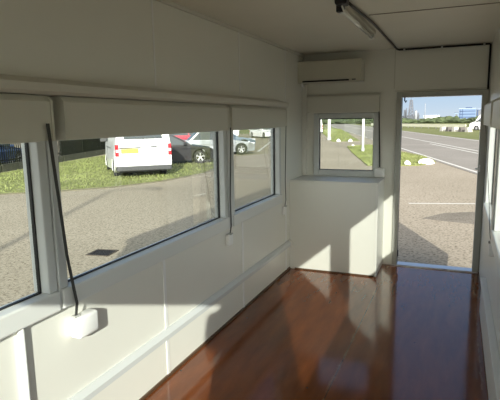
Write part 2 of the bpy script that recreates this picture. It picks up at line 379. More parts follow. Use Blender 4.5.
t = thing('wall_light_band', 'low white box standing in for light along the foot of the right wall', 'light_band', (W, -2.2, 0))  # box shape stands in for pale light low on the right wall
MB().box(-.035, -.001, -3.5, 1.02, 0.018, .30, .004).build('light_band_body', M_WALL, t)
MB().box(-.042, -.001, -3.5, 1.03, .30, .315, .003).build('light_band_lid', M_WHITE, t)

# ------------------------------------------------------------------ cabin outside
S(MB().box(-T - .03, W + T + .03, YB - T - .03, T + .0, GZ, -.101).box(-T - .02, -T, YB - T, T, -.10, .0).box(W + T, W + T + .02, YB - T, T, -.10, 0), 'foundation', mat('cabin_skid', (.2, .2, .2), .7))

# ------------------------------------------------------------------ ground
def flat(pts, z, thick=.0, m=None, name='ground', **k):
    b = MB(); vs = [b.bm.verts.new((x, y, z)) for x, y in pts]; b.bm.faces.new(vs)
    if thick:
        r = bmesh.ops.extrude_face_region(b.bm, geom=list(b.bm.faces))
        for v in r['geom']:
            if isinstance(v, bmesh.types.BMVert): v.co.z -= thick
    return b.build(name, m, None, **k)
flat([(-120, -60), (60, -60), (60, 60), (-120, 60)], GZ, .3, M_PAVE, 'ground', kind='structure')
flat([(-600, 60), (600, 60), (600, 900), (-600, 900)], GZ, .3, M_FIELD, 'ground_field', kind='structure')
U = Vector((-.275, .961, 0)).normalized(); Nn = Vector((.961, .275, 0)).normalized()
P0 = Vector((-1.2, 25.0, 0))          # a point on the near edge line of the road
def along(s, o): p = P0 + U * s + Nn * o; return (p.x, p.y)
def band(s0, s1, o0, o1): return [along(s0, o0), along(s0, o1), along(s1, o1), along(s1, o0)]
flat(band(-50, 260, -.15, 8.0), GZ + .010, .009, M_ROAD, 'road', kind='structure')
flat(band(-50, 60, 8.0, 60), GZ + .012, .011, M_FIELD, 'ground_verge', kind='structure')
rp = MB()
def rect(b, s0, s1, o0, o1, z=GZ + .016):
    vs = [b.bm.verts.new((*p, z)) for p in band(s0, s1, o0, o1)]; b.bm.faces.new(vs)
rect(rp, -50, 4, 0, .13)
for s in range(8, 120, 6): rect(rp, s, s + 3.2, 0, .13)
rect(rp, -50, 150, 3.55, 3.70); rect(rp, -50, 7, 2.95, 3.08)
rect(rp, -50, 150, 7.5, 7.65)
rp.build('road_markings', M_LINE, None, kind='structure')
bl = MB()   # painted bay lines on the yard
def seg(b, p, q, w, z=GZ + .004):
    p = Vector((*p, 0)); q = Vector((*q, 0)); d = (q - p).normalized(); nn = Vector((-d.y, d.x, 0)) * w / 2
    b.bm.faces.new([b.bm.verts.new((v.x, v.y, z)) for v in (p - nn, q - nn, q + nn, p + nn)])
seg(bl, (.68, 5.95), (3.6, 6.75), .09)
seg(bl, (-9.6, 22.5), (-13.6, 35.5), .16)
bl.build('ground_markings', M_LINE, None, kind='structure')

def lawn(name, pts, z, n, h, label, seedv, group=None):
    o = flat(pts, z, .03, M_GRASS, name, kind='stuff'); o['label'] = label; o['category'] = 'grass'
    # blades merged in the same mesh
    rnd = random.Random(seedv); me = o.data; bm = bmesh.new(); bm.from_mesh(me)
    xs = [p[0] for p in pts]; ys = [p[1] for p in pts]
    def inside(x, y):
        c = False; j = len(pts) - 1
        for i in range(len(pts)):
            if (pts[i][1] > y) != (pts[j][1] > y) and x < (pts[j][0] - pts[i][0]) * (y - pts[i][1]) / (pts[j][1] - pts[i][1]) + pts[i][0]: c = not c
            j = i
        return c
    k = 0
    while k < n:
        x = rnd.uniform(min(xs), max(xs)); y = rnd.uniform(min(ys), max(ys))
        if not inside(x, y): continue
        k += 1; a = rnd.uniform(0, math.pi); w = .018; hh = h * rnd.uniform(.4, 1.2); dx, dy = math.cos(a) * w, math.sin(a) * w
        f = bm.faces.new([bm.verts.new((x - dx, y - dy, z)), bm.verts.new((x + dx, y + dy, z)), bm.verts.new((x + rnd.uniform(-.04, .04), y + rnd.uniform(-.04, .04), z + hh))]); f.material_index = 1
    bm.to_mesh(me); bm.free(); me.materials.append(M_BLADE)
    return o
lawn('grass_strip', [(-12.5, -4), (-11.2, .5), (-9.95, 4.25), (-8.7, 5.4), (-7.87, 6.33), (-7.2, 8.0), (-7.0, 10.5), (-7.7, 13.7), (-8.6, 16.0), (-12.5, 18.5), (-17.5, 19.5), (-16.9, 16.0), (-12.95, 1.7), (-12.9, -4)], GZ + .02, 16000, .06,
     'green grass strip in front of the fence where the vans park', 3)
lawn('grass_verge', [(-3.8, 22.2), (-5.3, 28.0), (-4.2, 30.5), (-2.7, 27.0), (-1.35, 23.4), (.15, 19.9), (.80, 16.65), (.25, 15.1), (-.45, 15.0), (-1.7, 14.7)], GZ + .03, 9000, .07,
     'small near grass patch with white boulders beside the road', 4)
lawn('grass_verge', [(-6.1, 37.1), (-8.0, 35.2), (-15.7, 61.4), (-22, 88), (-18.5, 86)], GZ + .03, 6000, .08,
     'long grass verge further off between yard and road', 5)
flat([(1.05, 4.3), (1.5, 4.15), (2.1, 4.0), (2.5, 4.6), (2.0, 5.3), (1.45, 5.0)], GZ + .002, .001, ground_mat('damp_patch', (.20, .18, .14), (.26, .23, .18), (.12, .10, .08), 2, 38), 'ground_patch', kind='structure')
# thin dark soil edge in front of the grass
flat([(-9.95, 4.0), (-8.6, 5.1), (-7.7, 6.1), (-7.0, 8.0), (-6.85, 10.5), (-7.5, 13.7), (-7.7, 13.7), (-7.0, 10.5), (-7.2, 8.0), (-7.87, 6.33), (-8.7, 5.4), (-9.95, 4.25)], GZ + .012, .011, mat('soil_edge', (.16, .14, .08), .95, var=.4, vscale=6), 'ground_edge', kind='structure')

# drain
t = thing('drain_cover', 'dark slotted drain cover set in the yard below the left window', 'drain', (-3.13, .20, GZ), R(10)); t.scale = (.88, .88, 1)
MB().box(-.20, .20, -.19, -.165, .001, .012).box(-.20, .20, .165, .19, .001, .012).box(-.20, -.175, -.165, .165, .001, .012).box(.175, .20, -.165, .165, .001, .012).build('drain_frame', mat('rusty_iron', (.10, .08, .06), .7, .4), t)
g = MB()
for k in range(9): g.box(-.165 + k * .037, -.145 + k * .037, -.165, .165, .001, .009)
g.build('grating', mat('grate_iron', (.035, .03, .028), .6, .5), t)
MB().box(-.175, .175, -.165, .165, .0004, .002).build('sump', M_GASK, t)

# boulders
M_STONE = mat('whitewashed_stone', (.62, .60, .55), .85, var=.10, vscale=4, bump=.3, bscale=6)
def boulder(loc, sx, sy, sz, seed, label, rz=0):
    bm = bmesh.new(); bmesh.ops.create_icosphere(bm, subdivisions=3, radius=1); rnd = random.Random(seed)
    ax = [(Vector((rnd.uniform(-1, 1), rnd.uniform(-1, 1), rnd.uniform(-.3, 1))).normalized(), rnd.uniform(.62, .9)) for _ in range(12)]
    for v in bm.verts:
        for a, c in ax:
            d = v.co.dot(a)
            if d > c: v.co -= a * (d - c) * .85
        v.co = Vector((v.co.x * sx, v.co.y * sy, max(v.co.z, -.5) * sz))
    b = MB(); b.bm.free(); b.bm = bm
    o = b.build('boulder', M_STONE, None); o.location = loc; o.rotation_euler = (0, 0, rz)
    o['label'] = label; o['category'] = 'boulder'; o['group'] = 'white boulders on the verge'
boulder((-.22, 15.3, GZ + .08), .17, .13, .14, 1, 'small round white boulder on the grass patch, seen at the doorway left')
boulder((.50, 15.9, GZ + .09), .36, .15, .17, 2, 'long white boulder at the tip of the grass patch', R(25))
boulder((-7.5, 35.2, GZ + .10), .19, .15, .18, 3, 'white stone left of its twin on the far grass verge')
boulder((-6.55, 35.3, GZ + .10), .19, .15, .18, 4, 'white stone right of its twin on the far grass verge')
boulder((-5.0, 28.6, GZ + .06), .12, .1, .10, 5, 'smallest white stone at the near grass patch corner')

# posts by the yard exit
def lamp_post(x, y, h, r, label, arm=True):
    t = thing('lamp_post', label, 'lamp post', (x, y, GZ), 0)
    MB().tube([(0, 0, 0), (0, 0, h * .5), (0, 0, h)], [r, r * .9, r * .6], 12).build('post', mat('white_post', (.8, .8, .78), .4), t, True)
    MB().tube([(0, 0, 0), (0, 0, .25)], r * 1.3, 12).build('post_base', mat('grey_post_base', (.4, .4, .4), .6), t)
    if arm:
        MB().tube([(0, 0, h - .02), (.3, .1, h + .15), (.9, .3, h + .2)], [.03, .03, .03], 8).build('arm', M_ALU, t)
        MB().box(.85, 1.45, .22, .42, h + .16, h + .26, .03).build('lamp_head', mat('lamp_head_grey', (.5, .5, .5), .4), t)
    return t
lamp_post(-3.35, 23.0, 5.2, .075, 'nearer white post, right of two seen through the far end window')
lamp_post(-9.2, 38.9, 5.2, .15, 'farther white post, left of two seen through the far end window')
lamp_post(2.35, -16.6, 8.2, .09, 'tall post behind the cabin casting a thin shadow on the yard')

# guard rail
A = Vector((-17.0, 111.0, GZ)); B = Vector((2.6, 74.5, GZ)); D = (B - A).normalized(); Ln = (B - A).length
t = thing('guard_rail', 'pale long guard rail beyond the road, seen through the doorway', 'guard rail', A, math.atan2(D.y, D.x))
MB().prism([(-.04, .25), (.04, .25), (.09, .38), (.02, .5), (.09, .64), (.04, .78), (-.04, .78)], lambda p, q: Vector((0, p, q)), lambda p, q: Vector((Ln, p, q))).build('rail', mat('pale_rail', (.9, .85, .62), .5), t)
for k in range(15):
    x = 1 + k * (Ln - 2) / 14
    MB().box(x - .07, x + .07, .0, .14, 0, .7).build('rail_post', mat('rail_post_grey', (.35, .34, .3), .6), t)
# concrete blocks in front of its right end
for k in range(5):
    o = MB().prism([(-.3, 0), (.3, 0), (.16, .6), (-.16, .6)], lambda p, q: Vector((p, -.35, q)), lambda p, q: Vector((p, .35, q))).build('concrete_block', mat('block_dark', (.10, .09, .08), .8) if k % 2 else mat('block_pale', (.42, .40, .35), .8), None)
    o.location = (-.3 + k * .78, 67 - k * 1.2, GZ); o.rotation_euler = (0, 0, R(-50))
    o['label'] = ('dark' if k % 2 else 'pale') + ' tapered block before the guard rail, %s of the row' % ['first from the left', 'second from the left', 'middle', 'second from the right', 'last beside the white truck'][k]
    o['category'] = 'block'; o['group'] = 'blocks in front of the guard rail'

# ------------------------------------------------------------------ fence
M_FENCE = mat('black_fence', (.008, .009, .008), .9, spec=.1)
fa = Vector((-13.4, 2.0, GZ)); fd = Vector((-.27, .963, 0)).normalized(); fd2 = Vector((-.3, .954, 0)).normalized()
def fence(p, d, L, h, kind, label):
    t = thing('fence_panel', label, 'fence', p, math.atan2(d.y, d.x), 'black fence panels along the yard')
    MB().box(-.05, .05, -.05, .05, 0, h + .08, .005).build('fence_post', M_FENCE, t)
    m = MB()
    if kind == 'pale':
        m.box(.05, L - .055, -.02, .02, h - .18, h - .13).box(.05, L - .055, -.02, .02, .42, .47)
        x = .12
        while x < L - .09:
            m.box(x - .022, x + .022, -.014, .014, .30, h); x += .145
    else:
        m.box(.05, L - .055, -.02, .02, h - .05, h).box(.05, L - .055, -.02, .02, .30, .35)
        x = .09
        while x < L - .08: m.box(x - .028, x + .028, -.012, .012, .3, h - .02); x += .07
        z = .4
        while z < h: m.box(.05, L - .055, -.008, .008, z, z + .03); z += .14
    m.build('fence_infill', M_FENCE, t)
    MB().box(.06, L - .06, -.12, .12, 0, .30).build('plinth', mat('dark_plinth', (.06, .06, .04), .9, var=.3, vscale=5), t)
    return t
P = Vector((-13.2, 1.5, GZ))
lbl = {0: 'black railing panel outside the frame on the left', 1: 'black railing panel at the left picture edge'}
words_ = ['first', 'second', 'third', 'fourth', 'fifth', 'sixth', 'seventh', 'eighth', 'ninth', 'tenth']
for k in range(5):
    fence(P, fd, 2.5, 1.38, 'pale', 'black upright railing panel by the parked blue car, %s from the near end' % words_[k]); P = P + fd * 2.5
for k in range(4):
    fence(P, fd2, 2.5, 2.1, 'mesh', 'dense black mesh fence panel left of the van, %s from the near end' % words_[k]); P = P + fd2 * 2.5

# ------------------------------------------------------------------ vehicles
M_TYRE = mat('tyre', (.015, .015, .015), .8); M_RIM = mat('alloy_rim', (.62, .62, .63), .3, .6)
M_CGLASS = mat('car_glass', (.03, .04, .045), .06, spec=.8); M_RED = mat('tail_lamp_red', (.55, .02, .03), .2); M_LAMP = mat('head_lamp', (.8, .82, .85), .1, coat=1)
M_BUMP = mat('dark_bumper', (.05, .05, .052), .6); M_PLATE = mat('yellow_plate', (.80, .68, .08), .4)
def wheel(t, x, y, r, w):
    s = 1 if y > 0 else -1
    o = MB(); n = 24; y0, y1 = y - s * w, y
    ring = [(r * .62, y1), (r * .9, y1), (r, y1 - s * .03), (r, y0 + s * .03), (r * .62, y0)]
    vs = [[o.bm.verts.new((x + a * math.cos(2 * math.pi * k / n), b, r + a * math.sin(2 * math.pi * k / n))) for a, b in ring] for k in range(n)]
    for k in range(n):
        for j in range(len(ring) - 1): o.bm.faces.new((vs[k][j], vs[(k + 1) % n][j], vs[(k + 1) % n][j + 1], vs[k][j + 1]))
    ty = o.build('wheel', M_TYRE, t, True)
    h = MB(); yo = y - s * .02; yi = y - s * .06
    h.tube([(x, yi - s * .05, r), (x, yo - s * .01, r)], r * .15, 12)
    for k in range(5):
        a = 2 * math.pi * k / 5 + .3; c, q = math.cos(a), math.sin(a); u = Vector((-q, 0, c)) * r * .075
        p0 = Vector((x + c * r * .1, yo - s * .01, r + q * r * .1)); p1 = Vector((x + c * r * .64, yo, r + q * r * .64)); dn = Vector((0, -s * .03, 0))
        v = [h.bm.verts.new(z) for z in (p0 - u, p0 + u, p1 + u * 1.5, p1 - u * 1.5, p0 - u + dn, p0 + u + dn, p1 + u * 1.5 + dn, p1 - u * 1.5 + dn)]
        for f in ((0, 1, 2, 3), (7, 6, 5, 4), (0, 4, 5, 1), (1, 5, 6, 2), (2, 6, 7, 3), (3, 7, 4, 0)): h.bm.faces.new([v[i] for i in f])
    for k in range(n):   # rim ring
        a0, a1 = 2 * math.pi * k / n, 2 * math.pi * (k + 1) / n
        h.bm.faces.new([h.bm.verts.new((x + rr * math.cos(a), yo, r + rr * math.sin(a))) for rr, a in ((r * .58, a0), (r * .68, a0), (r * .68, a1), (r * .58, a1))])
    h.build('rim', M_RIM, ty)

def arc(cx, r, z0=.17, n=9):   # wheel-arch points from front to rear along the bottom edge
    a0 = math.asin(max(-1, min(1, (z0 - .31) / r))); return [(cx + r * math.cos(math.pi - a), .31 + r * math.sin(a)) for a in [a0 + (math.pi - 2 * a0) * i / n for i in range(n + 1)]]

def car(loc, heading, paint, label, L=4.3, Wd=1.76, Hh=1.38, style='hatch', group='cars parked in the yard'):
    t = thing('parked_car', label, 'car', loc, heading, group)
    h = L / 2; xf, xr = h - .82, -h + .78; belt = .82 if style != 'suv' else .95
    lower = [(-h + .02, .28), (-h, .55), (-h + .06, belt - .02), (-h + .25, belt + .04), (h - 1.35, belt + .02), (h - .35, belt - .12), (h - .06, belt - .24), (h, .45), (h - .06, .22)]
    bottom = [(xf + .36, .2)] + [(p[0], p[1]) for p in reversed(arc(xf, .36))] + [(xr + .37, .2)] + [(p[0], p[1]) for p in reversed(arc(xr, .36))] + [(xr - .37, .2)]
    poly = lower + bottom
    def fs(s):
        def f(x, z):
            e = max(0, (abs(x) - h * .72) / (h * .28)); return Vector((x, s * (Wd / 2 - .16 * e * e - (.05 if z > belt - .08 else 0)), z))
        return f
    b = MB(); b.prism(poly, fs(-1), fs(1))
    if style == 'sedan': cab = [(-h + .55, belt), (-h + 1.15, Hh - .06), (-h + 1.6, Hh), (.25, Hh), (h - 1.95 + .1, Hh - .1), (h - 1.2, belt)]
    else: cab = [(-h + .10, belt), (-h + .42, Hh - .1), (-h + .8, Hh), (.1, Hh), (h - 2.05, Hh - .08), (h - 1.15, belt)]
    fc = lambda s: (lambda x, z: Vector((x, s * (Wd / 2 - .07 - (z - belt) * .33), z)))
    b.prism(cab, fc(-1), fc(1))
    body = b.build('body', paint, t)
    def off(s, pts):
        g = MB(); e = .008
        g.bm.faces.new([g.bm.verts.new(fc(s)(x, z) + Vector((0, s * e, 0))) for x, z in pts]); return g
    cz0, cz1 = belt + .05, Hh - .09
    def cx(z, a, bb): return a[0] + (bb[0] - a[0]) * (z - a[1]) / (bb[1] - a[1])
    fx = lambda z: cx(z, cab[-1], cab[-2]); rx = lambda z: cx(z, cab[0], cab[1])
    mid = -.15
    for s in (-1, 1):
        off(s, [(mid + .05, cz0), (fx(cz0) - .12, cz0), (fx(cz1) - .07, cz1), (mid + .05, cz1)]).build('side_window', M_CGLASS, t)
        off(s, [(rx(cz0) + .15, cz0), (mid - .05, cz0), (mid - .05, cz1), (rx(cz1) + .12, cz1)]).build('side_window', M_CGLASS, t)
        MB().box(fx(cz0) - .30, fx(cz0) - .16, min(s * (Wd / 2 - .05), s * (Wd / 2 + .12)), max(s * (Wd / 2 - .05), s * (Wd / 2 + .12)), belt + .03, belt + .14, .02).build('mirror', paint, t)
        MB().box(h - .34, h - .03, min(s * .5, s * .74), max(s * .5, s * .74), .56, .68, .02).build('headlight', M_LAMP, t)
        MB().box(-h - .01, -h + .14, min(s * .55, s * .76), max(s * .55, s * .76), .6, .76, .02).build('taillight', M_RED, t)
        for x in (xf, xr): wheel(t, x, s * (Wd / 2 - .02), .31, .2)
        MB().box(.02, .03, s * (Wd / 2 - .002) - .002, s * (Wd / 2 - .002) + .002, .3, belt - .04).build('door_seam', M_GASK, t)
    for (p, q), e, nm in (((cab[-1], cab[-2]), 1, 'windscreen'), ((cab[0], cab[1]), -1, 'rear_window')):
        g = MB(); pts = []
        for k, sy in ((.1, -1), (.1, 1), (.92, 1), (.92, -1)):
            x = p[0] + (q[0] - p[0]) * k; z = p[1] + (q[1] - p[1]) * k; pts.append(g.bm.verts.new((x + e * .012, sy * (Wd / 2 - .15 - (z - belt) * .33), z + .012)))
        g.bm.faces.new(pts); g.build(nm, M_CGLASS, t)
    MB().box(h - .05, h + .015, -.45, .45, .30, .42, .01).build('grille', M_BUMP, t)
    MB().box(h + .012, h + .022, -.26, .26, .44, .55).build('number_plate', mat('plate_pale', (.75, .75, .7), .4), t)
    return t

def van(loc, heading, label, L=5.0, Wd=1.90, Hh=1.93, group='vans parked in the yard', wht=None):
    M_VW = wht or mat('van_white', (.83, .83, .82), .25, coat=.5)
    t = thing('parked_van', label, 'van', loc, heading, group)
    h = L / 2; xf, xr = h - .95, -h + 1.0
    poly = [(-h, .42), (-h - .02, 1.0), (-h + .10, Hh - .08), (-h + .22, Hh), (h - 1.75, Hh), (h - 1.25, Hh - .22), (h - .75, 1.22), (h - .12, 1.02), (h, .8), (h, .32)]
    poly += [(xf + .39, .24)] + [(p[0], p[1]) for p in reversed(arc(xf, .38))] + [(xr + .39, .24)] + [(p[0], p[1]) for p in reversed(arc(xr, .38))] + [(-h + .3, .30)]
    f = lambda s: (lambda x, z: Vector((x, s * (Wd / 2 - max(0, z - 1.0) * .13 - (.1 if x > h - .5 else 0)), z)))
    b = MB(); b.prism(poly, f(-1), f(1)); bo = b.build('body', M_VW, t)
    bv = bo.modifiers.new('Bevel', 'BEVEL'); bv.width = .035; bv.segments = 2; bv.limit_method = 'ANGLE'
    MB().box(-h - .09, -h + .25, -Wd / 2 + .02, Wd / 2 - .02, .26, .42, .03).build('rear_bumper', M_BUMP, t, label='dark rear bumper')
    MB().box(-h - .06, -h + .0, -Wd / 2 + .12, Wd / 2 - .12, .42, .52, .02).build('bumper_step', M_VW, t)
    MB().box(-h + .2, h - .2, -Wd / 2 + .15, Wd / 2 - .15, .20, .34).build('underbody', M_BUMP, t)
    for s in (-1, 1):
        tl = MB().box(-h - .035, -h + .10, min(s * (Wd / 2 - .12), s * (Wd / 2 - .005)), max(s * (Wd / 2 - .12), s * (Wd / 2 - .005)), .76, 1.16, .02).build('taillight', M_RED, t)
        MB().box(-h - .042, -h - .03, min(s * (Wd / 2 - .11), s * (Wd / 2 - .02)), max(s * (Wd / 2 - .11), s * (Wd / 2 - .02)), .90, .99, .003).build('lens', M_LAMP, tl)
        MB().box(h - .28, h + .01, min(s * .5, s * .8), max(s * .5, s * .8), .78, .98, .03).build('headlight', M_LAMP, t)
        MB().box(h - 1.12, h - .98, min(s * (Wd / 2 - .06), s * (Wd / 2 + .20)), max(s * (Wd / 2 - .06), s * (Wd / 2 + .20)), 1.15, 1.40, .03).build('mirror', M_BUMP, t)
        g = MB(); g.bm.faces.new([g.bm.verts.new(f(s)(x, z) + Vector((0, s * .01, 0))) for x, z in ((h - 1.7, 1.18), (h - .95, 1.18), (h - 1.4, 1.72), (h - 1.7, 1.72))]); g.build('side_window', M_CGLASS, t)
        g = MB(); g.box(h - 1.78, h - 1.765, s * (Wd / 2 - .0) - .003, s * (Wd / 2) + .003, .5, 1.0); g.box(-.6, 1.0, s * (Wd / 2) - .003, s * (Wd / 2) + .004, .98, 1.0); g.build('door_seam', M_BUMP, t)
        for x in (xf, xr): wheel(t, x, s * (Wd / 2 - .02), .33, .22)
    g = MB(); g.bm.faces.new([g.bm.verts.new((-h - .03 + (z - 1.0) * .14, y, z)) for y, z in ((-.66, 1.33), (.66, 1.33), (.58, 1.76), (-.58, 1.76))]); g.build('rear_window', M_CGLASS, t)
    g = MB(); g.bm.faces.new([g.bm.verts.new((x, y, z)) for x, y, z in ((h - .80, -.76, 1.28), (h - .80, .76, 1.28), (h - 1.21, .68, 1.70), (h - 1.21, -.68, 1.70))]); g.build('windscreen', M_CGLASS, t)
    pl = MB().box(-h - .035, -h - .02, .18, .76, .86, 1.01, .003).build('number_plate', M_PLATE, t, label='yellow number plate')
    MB().box(-h - .05, -h - .015, .10, .82, 1.025, 1.06, .005).build('plate_light_bar', M_BUMP, t, label='dark bar over the plate')
    MB().box(-h - .035, -h - .02, -.45, -.22, 1.04, 1.08, .003).build('badge', M_BUMP, t)
    MB().box(-h - .03, -h - .018, -.006, .006, .62, 1.44).build('door_seam', M_BUMP, t)
    return t

hd = R(90 + 44)
hv = Vector((math.cos(hd), math.sin(hd), 0))
rc = Vector((-9.10, 9.55, GZ)) - hv * 1.25
van(rc + hv * 2.25, hd, 'white van on the grass showing its rear doors and yellow plate', L=4.5)
P_BLK = mat('paint_black', (.012, .010, .010), .35, spec=.3); P_SIL = mat('paint_silver', (.42, .44, .46), .28, .6, coat=.6)
P_BLU = mat('paint_greyblue', (.16, .21, .28), .28, .4, coat=.6); P_RED = mat('paint_red', (.38, .03, .05), .3, coat=.6); P_DBL = mat('paint_blue', (.02, .05, .14), .3, coat=.6)
ha = math.atan2(.57, .82); h1 = Vector((.82, .57, 0)).normalized()
h0 = Vector((.85, .53, 0)).normalized()
car(Vector((-8.75, 15.2, GZ)) - h0 * 2.15, math.atan2(.53, .85), P_BLK, 'black car parked side-on right behind the white van', 4.3, 1.76, 1.36)
car(Vector((-9.35, 20.9, GZ)) - h1 * 2.1, ha, P_SIL, 'silver car parked behind the black car', 4.3, 1.74, 1.42, 'sedan')
car(Vector((-11.3, 25.9, GZ)) - h1 * 2.1, ha, P_BLU, 'grey blue car parked beyond the silver car', 4.2, 1.74, 1.42)
car(Vector((-17.2, 27.5, GZ)), ha, P_RED, 'red car mostly hidden behind the black car roof', 4.3, 1.74, 1.58)
car(Vector((-18.3, 10.6, GZ)), R(110), P_DBL, 'dark blue car parked behind the black railings', 4.4, 1.8, 1.5)
van(Vector((-26.5, 15.2, GZ)), R(112), 'white van behind the dark blue car at the left edge', 5.0, 1.95, 2.25)
hb = R(20)
van(Vector((-22.6, 42.5, GZ)), hb, 'white van far across the yard, left of the row', 5.2, 2.0, 2.2, 'vans parked far across the yard')
car(Vector((-17.6, 44.4, GZ)), R(-40), mat('paint_white', (.8, .8, .79), .3, coat=.5), 'white car parked far off between two white vans', 4.3, 1.8, 1.6)
van(Vector((-15.7, 51.5, GZ)), R(150), 'white van far across the yard, right of the row', 5.2, 2.0, 2.2, 'vans parked far across the yard')
van(Vector((5.5, 70.5, GZ)), R(160), 'white truck parked at the end of the guard rail', 4.6, 2.0, 2.3, 'vehicles beyond the road')

# ------------------------------------------------------------------ far landscape
M_HEDGE = mat('hedge_green', (.055, .075, .03), .9, var=.4, vscale=.3)
def bush_row(name, p, q, h, d, n, seed, label):
    rnd = random.Random(seed); p = Vector(p); q = Vector(q); b = MB()
    for k in range(n):
        c = p.lerp(q, (k + rnd.random()) / n); r = d * rnd.uniform(.6, 1.1); hh = h * rnd.uniform(.55, 1.1)
        g = bmesh.ops.create_icosphere(b.bm, subdivisions=2, radius=1)
        for v in g['verts']:
            j = 1 + .22 * math.sin(v.co.x * 7 + k) * math.cos(v.co.y * 6 + k * 2) + rnd.uniform(-.08, .08)
            v.co = Vector((c.x + v.co.x * r * j, c.y + v.co.y * r * j, GZ + max(0, (v.co.z * .6 + .4) * hh * j)))
    o = b.build(name, M_HEDGE, None, kind='stuff'); o['label'] = label; o['category'] = 'bushes'
bush_row('hedge', (-90, 190, GZ), (45, 150, GZ), 1.9, 3.0, 110, 11, 'dark green line of bushes across the field beyond the guard rail')
bush_row('tree_line', (-190, 240, GZ), (-30, 260, GZ), 4.5, 5.0, 80, 12, 'distant tree line seen through the far end window top')
M_STEEL = mat('plant_steel', (.11, .12, .14), .6); M_PALE = mat('plant_pale', (.30, .32, .35), .6)
def lattice(x, y, h, w, label):
    t = thing('lattice_tower', label, 'tower', (x, y, GZ)); b = MB()
    for sx, sy in ((-1, -1), (1, -1), (1, 1), (-1, 1)): b.tube([(sx * w, sy * w, 0), (sx * w * .35, sy * w * .35, h)], .26, 5)
    n = 7
    for k in range(n):
        z0, z1 = h * k / n, h * (k + 1) / n; f = lambda z: w * (1 - .65 * z / h)
        b.tube([(-f(z0), -f(z0), z0), (f(z1), -f(z1), z1)], .2, 4); b.tube([(f(z0), -f(z0), z0), (-f(z1), -f(z1), z1)], .2, 4); b.tube([(-f(z1), -f(z1), z1), (f(z1), -f(z1), z1)], .2, 4)
    b.build('lattice_frame', M_STEEL, t)
    MB().box(-w * .7, w * .7, -w * .7, w * .7, h * .62, h * .66).build('platform', M_STEEL, t)
    MB().tube([(0, 0, h), (0, 0, h + 1.6)], .12, 6).build('antenna', M_STEEL, t)
lattice(-25.6, 313, 12.5, 1.7, 'tall steel lattice tower of the plant on the horizon')
def stack(x, y, h, r, m, label, nm='chimney'):
    t = thing(nm, label, nm.replace('_', ' '), (x, y, GZ))
    MB().tube([(0, 0, 0), (0, 0, h * .95), (0, 0, h)], [r, r * .8, r * .85], 10).build('shaft', m, t, True)
    MB().tube([(0, 0, h), (0, 0, h + .3)], r * .6, 10).build('rim', M_STEEL, t)
    return t
stack(-17.7, 317, 10.2, .22, M_PALE, 'slender pale mast standing alone right of the lattice tower', 'mast')
stack(-29.0, 312, 6.4, .8, M_STEEL, 'grey chimney left of the lattice tower')
stack(-22.8, 314, 6.0, 1.1, M_PALE, 'pale chimney just right of the lattice tower')
stack(-28.0, 311, 7.4, .4, M_STEEL, 'thin grey chimney close beside the lattice tower')
stack(-21.4, 315, 4.6, .5, M_STEEL, 'shortest grey chimney, right end of the plant')
def building(nm, x, y, w, dd, h, m, label, cols=0, mw=None, rz=0):
    t = thing(nm, label, 'building', (x, y, GZ), rz)
    MB().box(-w / 2, w / 2, 0, dd, 0, h).build('wall', m, t)
    MB().box(-w / 2 - .15, w / 2 + .15, -.15, dd + .15, h, h + .25).build('roof', M_STEEL if mw is None else mw, t)
    return t
building('plant_building', -25.5, 320, 8, 6, 3.0, mat('plant_grey', (.28, .30, .32), .7), 'low grey plant building below the lattice tower')
building('warehouse', -13.9, 318, 9.0, 8, 2.9, mat('warehouse_white', (.85, .86, .87), .6), 'low white warehouse on the horizon right of the mast', mw=mat('warehouse_roof', (.7, .72, .75), .6))
b1 = building('office_block', 6.2, 326, 9.5, 10, 6.7, mat('cladding_blue', (.10, .16, .26), .4), 'light blue glazed office block on the horizon', mw=mat('blue_roof', (.35, .42, .5), .5))
g = MB()
for x in (-4.3, -3.0): g.box(x, x + .35, -.05, 0, .4, 6.4)
for z in (1.4, 3.2, 5.0): g.box(-4.5, 4.5, -.05, 0, z, z + .5)
g.build('window_band', mat('cladding_deep', (.03, .06, .14), .3), b1, label='dark blue window bands')
MB().box(-1.2, 2.6, 0, 6, 6.9, 7.6).build('roof_plant', mat('cladding_deep', (.03, .06, .14), .3), b1)
b2 = building('office_block', 13.4, 327, 3.6, 10, 6.2, mat('cladding_deep', (.03, .06, .14), .3), 'dark blue tower part right of the light blue block', mw=mat('blue_roof', (.35, .42, .5), .5))
MB().box(-1.2, 1.2, -.05, 0, .5, 5.6).build('window_band', M_STEEL, b2)
b3 = building('office_block', .1, 325, 2.0, 8, 4.6, mat('cladding_mid', (.14, .2, .3), .5), 'small blue annex left of the light blue block')
MB().box(-.6, .6, -.05, 0, 1.0, 3.6).build('window_band', M_STEEL, b3)
for k, (x, y, w, h, lb) in enumerate([(-8.5, 330, 3.0, 1.9, 'tiny pale shed right of the white warehouse'), (-4.6, 328, 2.6, 2.4, 'tiny grey shed nearest the blue annex'), (-33, 316, 5, 2.6, 'grey shed left of the chimneys')]):
    b = building('shed', x, y, w, 5, h, M_PALE if k != 1 else M_STEEL, lb)
    MB().box(-.5, .5, -.06, 0, 0, 1.2).build('door', M_STEEL, b)

